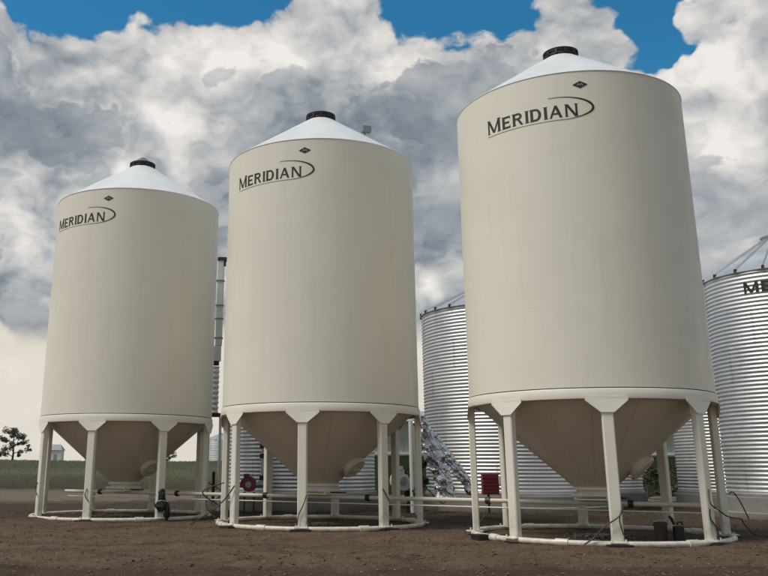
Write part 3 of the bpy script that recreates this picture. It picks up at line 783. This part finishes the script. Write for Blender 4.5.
# ------------------------------------------------------------------ vegetation
def leaves(mb, centres, count, size, flat=1.):
    for c, r_ in centres:
        for _ in range(count):
            v = Vector(rng.normal(size=3)); v = v.normalized()*r_*(rng.random()**.45); p = Vector(c)+Vector((v.x, v.y, v.z*flat))
            a = Vector(rng.normal(size=3)).normalized(); b_ = a.cross(Vector(rng.normal(size=3))).normalized(); s_ = size*(.6+.8*rng.random())
            mb.add([p-a*s_, p+b_*s_*.5, p+a*s_, p-b_*s_*.5], [(0, 1, 2, 3)])
def tree(x, y, h, wdt, label, seed, name='broadleaf_tree', gm='treeleaf', bush=False, group=None):
    global rng
    rng = np.random.default_rng(seed); z = tz(x, y)
    o = thing(name, label, 'bush' if bush else 'tree', (x, y, z-.1), 0, group)
    mb = MB(); limbs = []
    mb.tube([(0, 0, 0), (.05*h*.3, 0, h*.3), (-.02*h, 0, h*.62), (0, 0, h*.85)], .1, 7, rr=[.035*h, .028*h, .018*h, .006*h])
    cs = []
    nb = 9 if not bush else 5
    for k in range(nb):
        t_ = .22+.72*(k/(nb-1)); ang = k*2.4+seed; l = wdt*(.50-.28*abs(t_-.5))*(.75+.5*rng.random())
        b0 = (0, 0, h*t_*.86); b1 = (l*math.cos(ang), l*math.sin(ang), h*min(.97, t_*.90+.10))
        mb.tube([b0, tuple((Vector(b0)+Vector(b1))/2+Vector((0, 0, .03*h))), b1], .02, 5, rr=[.014*h, .009*h, .004*h])
        cs.append((b1, wdt*.17*(.8+.5*rng.random()))); cs.append((tuple(Vector(b0).lerp(Vector(b1), .55)), wdt*.13))
    cs.append(((0, 0, h*.9), wdt*.15))
    mb.build('trunk', M['bark'], o)
    mb = MB(); leaves(mb, cs+([((c[0][0]+rng.normal()*wdt*.11, c[0][1]+rng.normal()*wdt*.11, c[0][2]+rng.normal()*h*.05), c[1]*.6) for c in cs+cs] if not bush else []), 60 if not bush else 120, .022*h+.02 if not bush else .05*h, .8); mb.build('crown', M[gm], o, fixn=False)
    return o
tree(-43.6, 130, 4.9, 3.6, 'lone ragged dark tree on the horizon at the far left', 4)
tree(-31.5, 128, 1.6, 2.0, 'tiny dark bush on the horizon right of the lone tree', 9, 'field_bush', 'treeleaf', True)
tree(-46.8, 128, 1.3, 1.6, 'low bush on the horizon just left of the lone tree', 12, 'field_bush', 'treeleaf', True)
tree(-20.6, 128, 1.5, 2.2, 'small dark bush on the horizon right under the hopper of the left cream bin', 15, 'field_bush', 'treeleaf', True)
tree(3.22, 28.3, 1.75, .62, 'narrow upright bright green bush by the white post behind the middle cream bin', 21, 'upright_bush', 'leafB', True)
for i, (x, y, h, wd_, lb) in enumerate([(15.6, 42.5, 1.6, 2.4, 'left of two dark green bushes before the pale shed under the nearest bin'), (17.7, 43, 1.5, 2.6, 'right of two dark green bushes before the pale shed under the nearest bin')]):
    tree(x, y, h, wd_, lb, 31+i, 'garden_bush', 'leafA', True, 'dark green bushes before the pale shed')

# ------------------------------------------------------------------ small things round the feet
def p_at(bi, ang, r_, z=0.): x, y, bz = BINS[bi]; return (x+r_*math.cos(R(ang)), y+r_*math.sin(R(ang)), bz+z)
# dark bundle tied on front right leg of the first bin
def lump(name, mat, c, size, seed, label, cat, n=3, group=None):
    import bmesh
    bm = bmesh.new(); bmesh.ops.create_icosphere(bm, subdivisions=4, radius=1)
    for v in bm.verts:
        q_ = v.co*1.5+Vector((seed, 0, 0)); k = 1+.35*mnoise.noise(q_)+.2*mnoise.noise(q_*2.7)+.1*mnoise.noise(q_*6)
        v.co = Vector((v.co.x*size[0]*k, v.co.y*size[1]*k, (v.co.z*size[2]*k)))
    me_ = bpy.data.meshes.new(name); bm.to_mesh(me_); bm.free(); o = link(name, me_, M[mat], None, 180); o.location = c
    return tag(o, label, cat, group)
x, y, z = p_at(0, LEG0+90, 2.56)
bd = thing('tarp_bundle', 'black crumpled bundle tied to the front right leg of the leftmost cream bin', 'bundle', (x, y, 0))
for nm, c, s_, sd_ in (('hood', (-.02, -.02, .62), (.10, .09, .16), 3), ('fold', (-.01, -.04, .38), (.15, .11, .15), 5), ('tail', (.14, -.02, .22), (.07, .07, .20), 8)):
    o = lump(nm, 'black', c, s_, sd_, None, None); o.parent = bd
mb = MB(); mb.tube([(-.14, -.06, .47), (0, -.15, .50), (.15, -.05, .46)], .014, 6); mb.build('strap', M['steel'], bd)
# two dark objects inside ring of the nearest bin
dk = thing('bucket', 'dark brown tapered bucket inside the nearest bin ring, left of the black can', 'bucket', (6.46, 17.1, .0))
mb = MB(); mb.lathe([(0, 0), (.10, 0), (.125, .34), (.132, .34), (.132, .365), (.118, .365), (.09, .05)], 28); mb.build('pail', M['brown'], dk, 35)
mb = MB(); mb.tube([(.13*math.cos(a), 0, .35+.04*math.sin(a)) for a in np.linspace(0, math.pi, 12)], .008, 6); mb.build('bail_handle', M['steel'], dk)
dj = thing('fuel_can', 'black can with a spout inside the ring of the nearest cream bin', 'can', (6.77, 17.05, 0), R(15))
mb = MB(); mb.box((0, 0, .15), (.19, .16, .30), 0, .04); mb.build('can_body', M['black'], dj)
mb = MB(); mb.tube([(-.08, 0, .33), (-.13, 0, .44), (-.17, 0, .47)], .028, 8); mb.build('spout', M['black'], dj)
mb = MB(); mb.tube([(-.02, 0, .32), (0, 0, .37), (.08, 0, .37), (.10, 0, .32)], .016, 6); mb.build('grip', M['black'], dj)
# cables
def cable(pts, r_, label, mat='cable'):
    P = [Vector(p) for p in pts]; out = []
    for i in range(len(P)-1):
        a, b_, c, d = P[max(i-1, 0)], P[i], P[i+1], P[min(i+2, len(P)-1)]
        for k in range(8):
            t_ = k/8; out.append(.5*((2*b_)+(-a+c)*t_+(2*a-5*b_+4*c-d)*t_*t_+(-a+3*b_-3*c+d)*t_**3))
    out.append(P[-1]); mb = MB(); mb.tube(out, r_, 6); o = mb.build('cable', M[mat], None, 60); return tag(o, label, 'cable')
L3 = lambda k, r_, z, d=0.: p_at(2, LEG0+45*k+d, r_, z)
cable([L3(2, 2.50, .95, -1), L3(2, 2.56, .72, -3), L3(2, 2.56, .60, 2), L3(2, 2.6, .48, 8), L3(3, 2.62, .40, -14), L3(3, 2.7, .30, -4), L3(3, 2.9, .12, 1), L3(3, 3.1, .03, 3)], .012, 'dark cable slung from the nearest bin front right leg down to the dirt')
cable([L3(3, 2.52, .85, -3), L3(3, 2.62, .86, -1), L3(3, 2.76, .66, 1), L3(3, 2.9, .36, 3)], .012, 'short dark cable arching outward from the rightmost leg of the nearest cream bin')
cable([L3(1, 2.52, .72, 3), L3(1, 2.54, .52, 1), L3(1, 2.56, .34, -5), L3(1, 2.55, .16, -9), L3(1, 2.6, .04, -13)], .014, 'dark cable running down beside the front left leg of the nearest cream bin')
cable([L3(2, 2.50, .66, -42.5), L3(2, 2.51, .45, -44), L3(2, 2.51, .2, -43)], .012, 'thin dark cable tied on the front left leg of the nearest cream bin')
cable([(L3(1, 2.0, .9))[0:3], (4.6, 16.7, .75), (3.9, 18.0, .72)], .01, 'thin dark cable under the hopper of the nearest cream bin') if False else None
cable([p_at(2, LEG0+45*1.0+43.5, 2.49, .62), p_at(2, LEG0+90-2, 2.50, .45), p_at(2, LEG0+90+1.5, 2.50, .3), p_at(2, LEG0+90+2, 2.51, .08)], .013, 'dark cable strapped to the foot of the middle front leg of the nearest cream bin')
L2 = lambda k, r_, z, d=0.: p_at(1, LEG0+45*k+d, r_, z)
cable([L2(0, 2.5, .92, 3), L2(0, 2.55, .75, 0), L2(0, 2.62, .55, -5), L2(0, 2.9, .30, -8), L2(0, 3.2, .06, -14)], .015, 'dark cable trailing left from the left leg of the middle cream bin')
cable([L2(1, 2.50, .75, 2.5), L2(1, 2.51, .55, 1.0), L2(1, 2.51, .32, -1.5), L2(1, 2.52, .12, -2)], .012, 'thin dark cable on the front left leg of the middle cream bin')
cable([L2(2, 2.49, .88, -2), L2(2, 2.50, .75, 0), L2(2, 2.50, .62, 2)], .012, 'short thin cable across the front right leg of the middle cream bin')
cable([L2(3, 2.5, .95), L2(3, 2.7, .72, 3), L2(3, 2.95, .5, 6), L2(3, 3.1, .62, 12)], .013, 'dark cable looping off the right leg of the middle cream bin')
cable([p_at(0, LEG0+135, 2.5, .95), p_at(0, LEG0+137, 2.9, .66), (-2.75, 24.4, .42), (-2.4, 23.6, .35), L2(0, 2.9, .75, -18), L2(0, 2.52, .98, -8)], .015, 'dark cable sagging between the left and middle cream bins')
cable([p_at(0, LEG0+135, 2.5, .75), (-2.95, 25.0, .30), (-2.6, 24.1, .05)], .013, 'dark cable dropping to the dirt right of the leftmost cream bin')
cable([p_at(0, LEG0+45, 2.49, .82, ), p_at(0, LEG0+44, 2.51, .66), p_at(0, LEG0+46.5, 2.51, .5)], .012, 'short thin cable across the front left leg of the leftmost cream bin')
cable([p_at(0, LEG0, 2.49, .95), p_at(0, LEG0-2, 2.51, .8), p_at(0, LEG0+2, 2.51, .62)], .012, 'short thin cable across the outer left leg of the leftmost cream bin')
cable([(3.1, 18.9, .05), (3.45, 19.6, .12), (3.8, 20.5, .28), (4.0, 21.2, .40)], .012, 'thin cable lying over the dirt between the middle and nearest cream bins')

# ------------------------------------------------------------------ ground cover: clods, gravel, dry grass, field grass, spilled grain
def scatter(name, mat, protos, pts, smin, smax, seed):
    r2_ = np.random.default_rng(seed); V = []; F = []; off = 0
    for (x, y, z) in pts:
        pv, pf = protos[r2_.integers(len(protos))]
        a = r2_.random()*6.283; s_ = smin+(smax-smin)*r2_.random()**2.2
        c, s = math.cos(a), math.sin(a)
        Q = pv*s_; Q = np.stack([Q[:, 0]*c-Q[:, 1]*s+x, Q[:, 0]*s+Q[:, 1]*c+y, Q[:, 2]+z], -1)
        V.append(Q); F.append(pf+off); off += len(pv)
    V = np.concatenate(V); F = np.concatenate(F)
    me_ = bpy.data.meshes.new(name); me_.from_pydata(V.tolist(), [], F.tolist()); me_.update(); o = link(name, me_, M[mat]); o['kind'] = 'stuff'; return o
def rockproto(seed):
    r3 = np.random.default_rng(seed)
    v = np.array([(1, 0, 0), (.3, .95, 0), (-.8, .6, 0), (-.8, -.6, 0), (.3, -.95, 0), (0, 0, .8), (0, 0, -.5)], float)*(1+.35*r3.normal(size=(7, 1))); v[:, 2] *= .8
    f = [(0, 1, 5), (1, 2, 5), (2, 3, 5), (3, 4, 5), (4, 0, 5), (1, 0, 6), (2, 1, 6), (3, 2, 6), (4, 3, 6), (0, 4, 6)]
    return v, np.array(f)
def bladeproto(seed, h, n=5, lean=.5):
    r3 = np.random.default_rng(seed); v = []; f = []
    for k in range(n):
        a = r3.random()*6.28; b_ = (.25*r3.normal(), .25*r3.normal()); l = lean*r3.random(); hh = h*(.5+.6*r3.random()); o_ = len(v)
        v += [(b_[0]-.05*math.sin(a), b_[1]+.05*math.cos(a), -.1), (b_[0]+.05*math.sin(a), b_[1]-.05*math.cos(a), -.1), (b_[0]+l*math.cos(a), b_[1]+l*math.sin(a), hh)]
        f.append((o_, o_+1, o_+2))
    return np.array(v), np.array(f)
def ground_pts(n, x0, x1, y0, y1, seed, dens=None, ypow=1.):
    r4 = np.random.default_rng(seed); X = r4.uniform(x0, x1, n); Y = y0+(y1-y0)*r4.random(n)**ypow
    # keep what the frame could see
    keep = (X > -.46*Y-2) & (X < .62*Y+2)
    X, Y = X[keep], Y[keep]
    if dens:
        k = np.array([mnoise.noise((float(a)*dens, float(b_)*dens, seed)) for a, b_ in zip(X, Y)])+.25*r4.normal(size=len(X)) > .12
        X, Y = X[k], Y[k]
    Z = terrain(X, Y); return np.stack([X, Y, Z], -1)
rocks = [rockproto(s_) for s_ in range(8)]
scatter('dirt_clods', 'clod', rocks, ground_pts(42000, -16, 22, 9, 34, 1, None, 1.3), .007, .036, 1)
scatter('gravel', 'grain', rocks, ground_pts(9000, -16, 22, 9, 30, 2, .5, 1.3), .004, .016, 2)
scatter('dry_grass', 'dry', [bladeproto(s_, 1.2) for s_ in range(8)], ground_pts(26000, -16, 22, 11.8, 30, 3, .45), .02, .075, 3)
scatter('weeds', 'leafB', [bladeproto(s_+40, .9, 7, .9) for s_ in range(6)], ground_pts(9000, -16, 22, 12, 32, 6, .8), .02, .08, 6)
scatter('field_grass', 'fieldgrass', [bladeproto(s_, 1.2, 9, .8) for s_ in range(8)], ground_pts(26000, -60, 70, 56, 100, 4), .04, .15, 4)
def ring_pts(bi, n, r0, r1, seed):
    r4 = np.random.default_rng(seed); a = r4.random(n)*6.283; r_ = r0+(r1-r0)*np.abs(r4.normal(size=n))*.5; x = BINS[bi][0]+r_*np.cos(a); y = BINS[bi][1]+r_*np.sin(a)
    return np.stack([x, y, terrain(x, y)+.012+.05*np.exp(-(r_/.4)**2)], -1)
gp = np.concatenate([ring_pts(i, 420, 0, .8, 20+i) for i in range(3)])
scatter('spilled_grain', 'grain', rocks, gp, .006, .026, 5)
print('objects', len(bpy.data.objects))
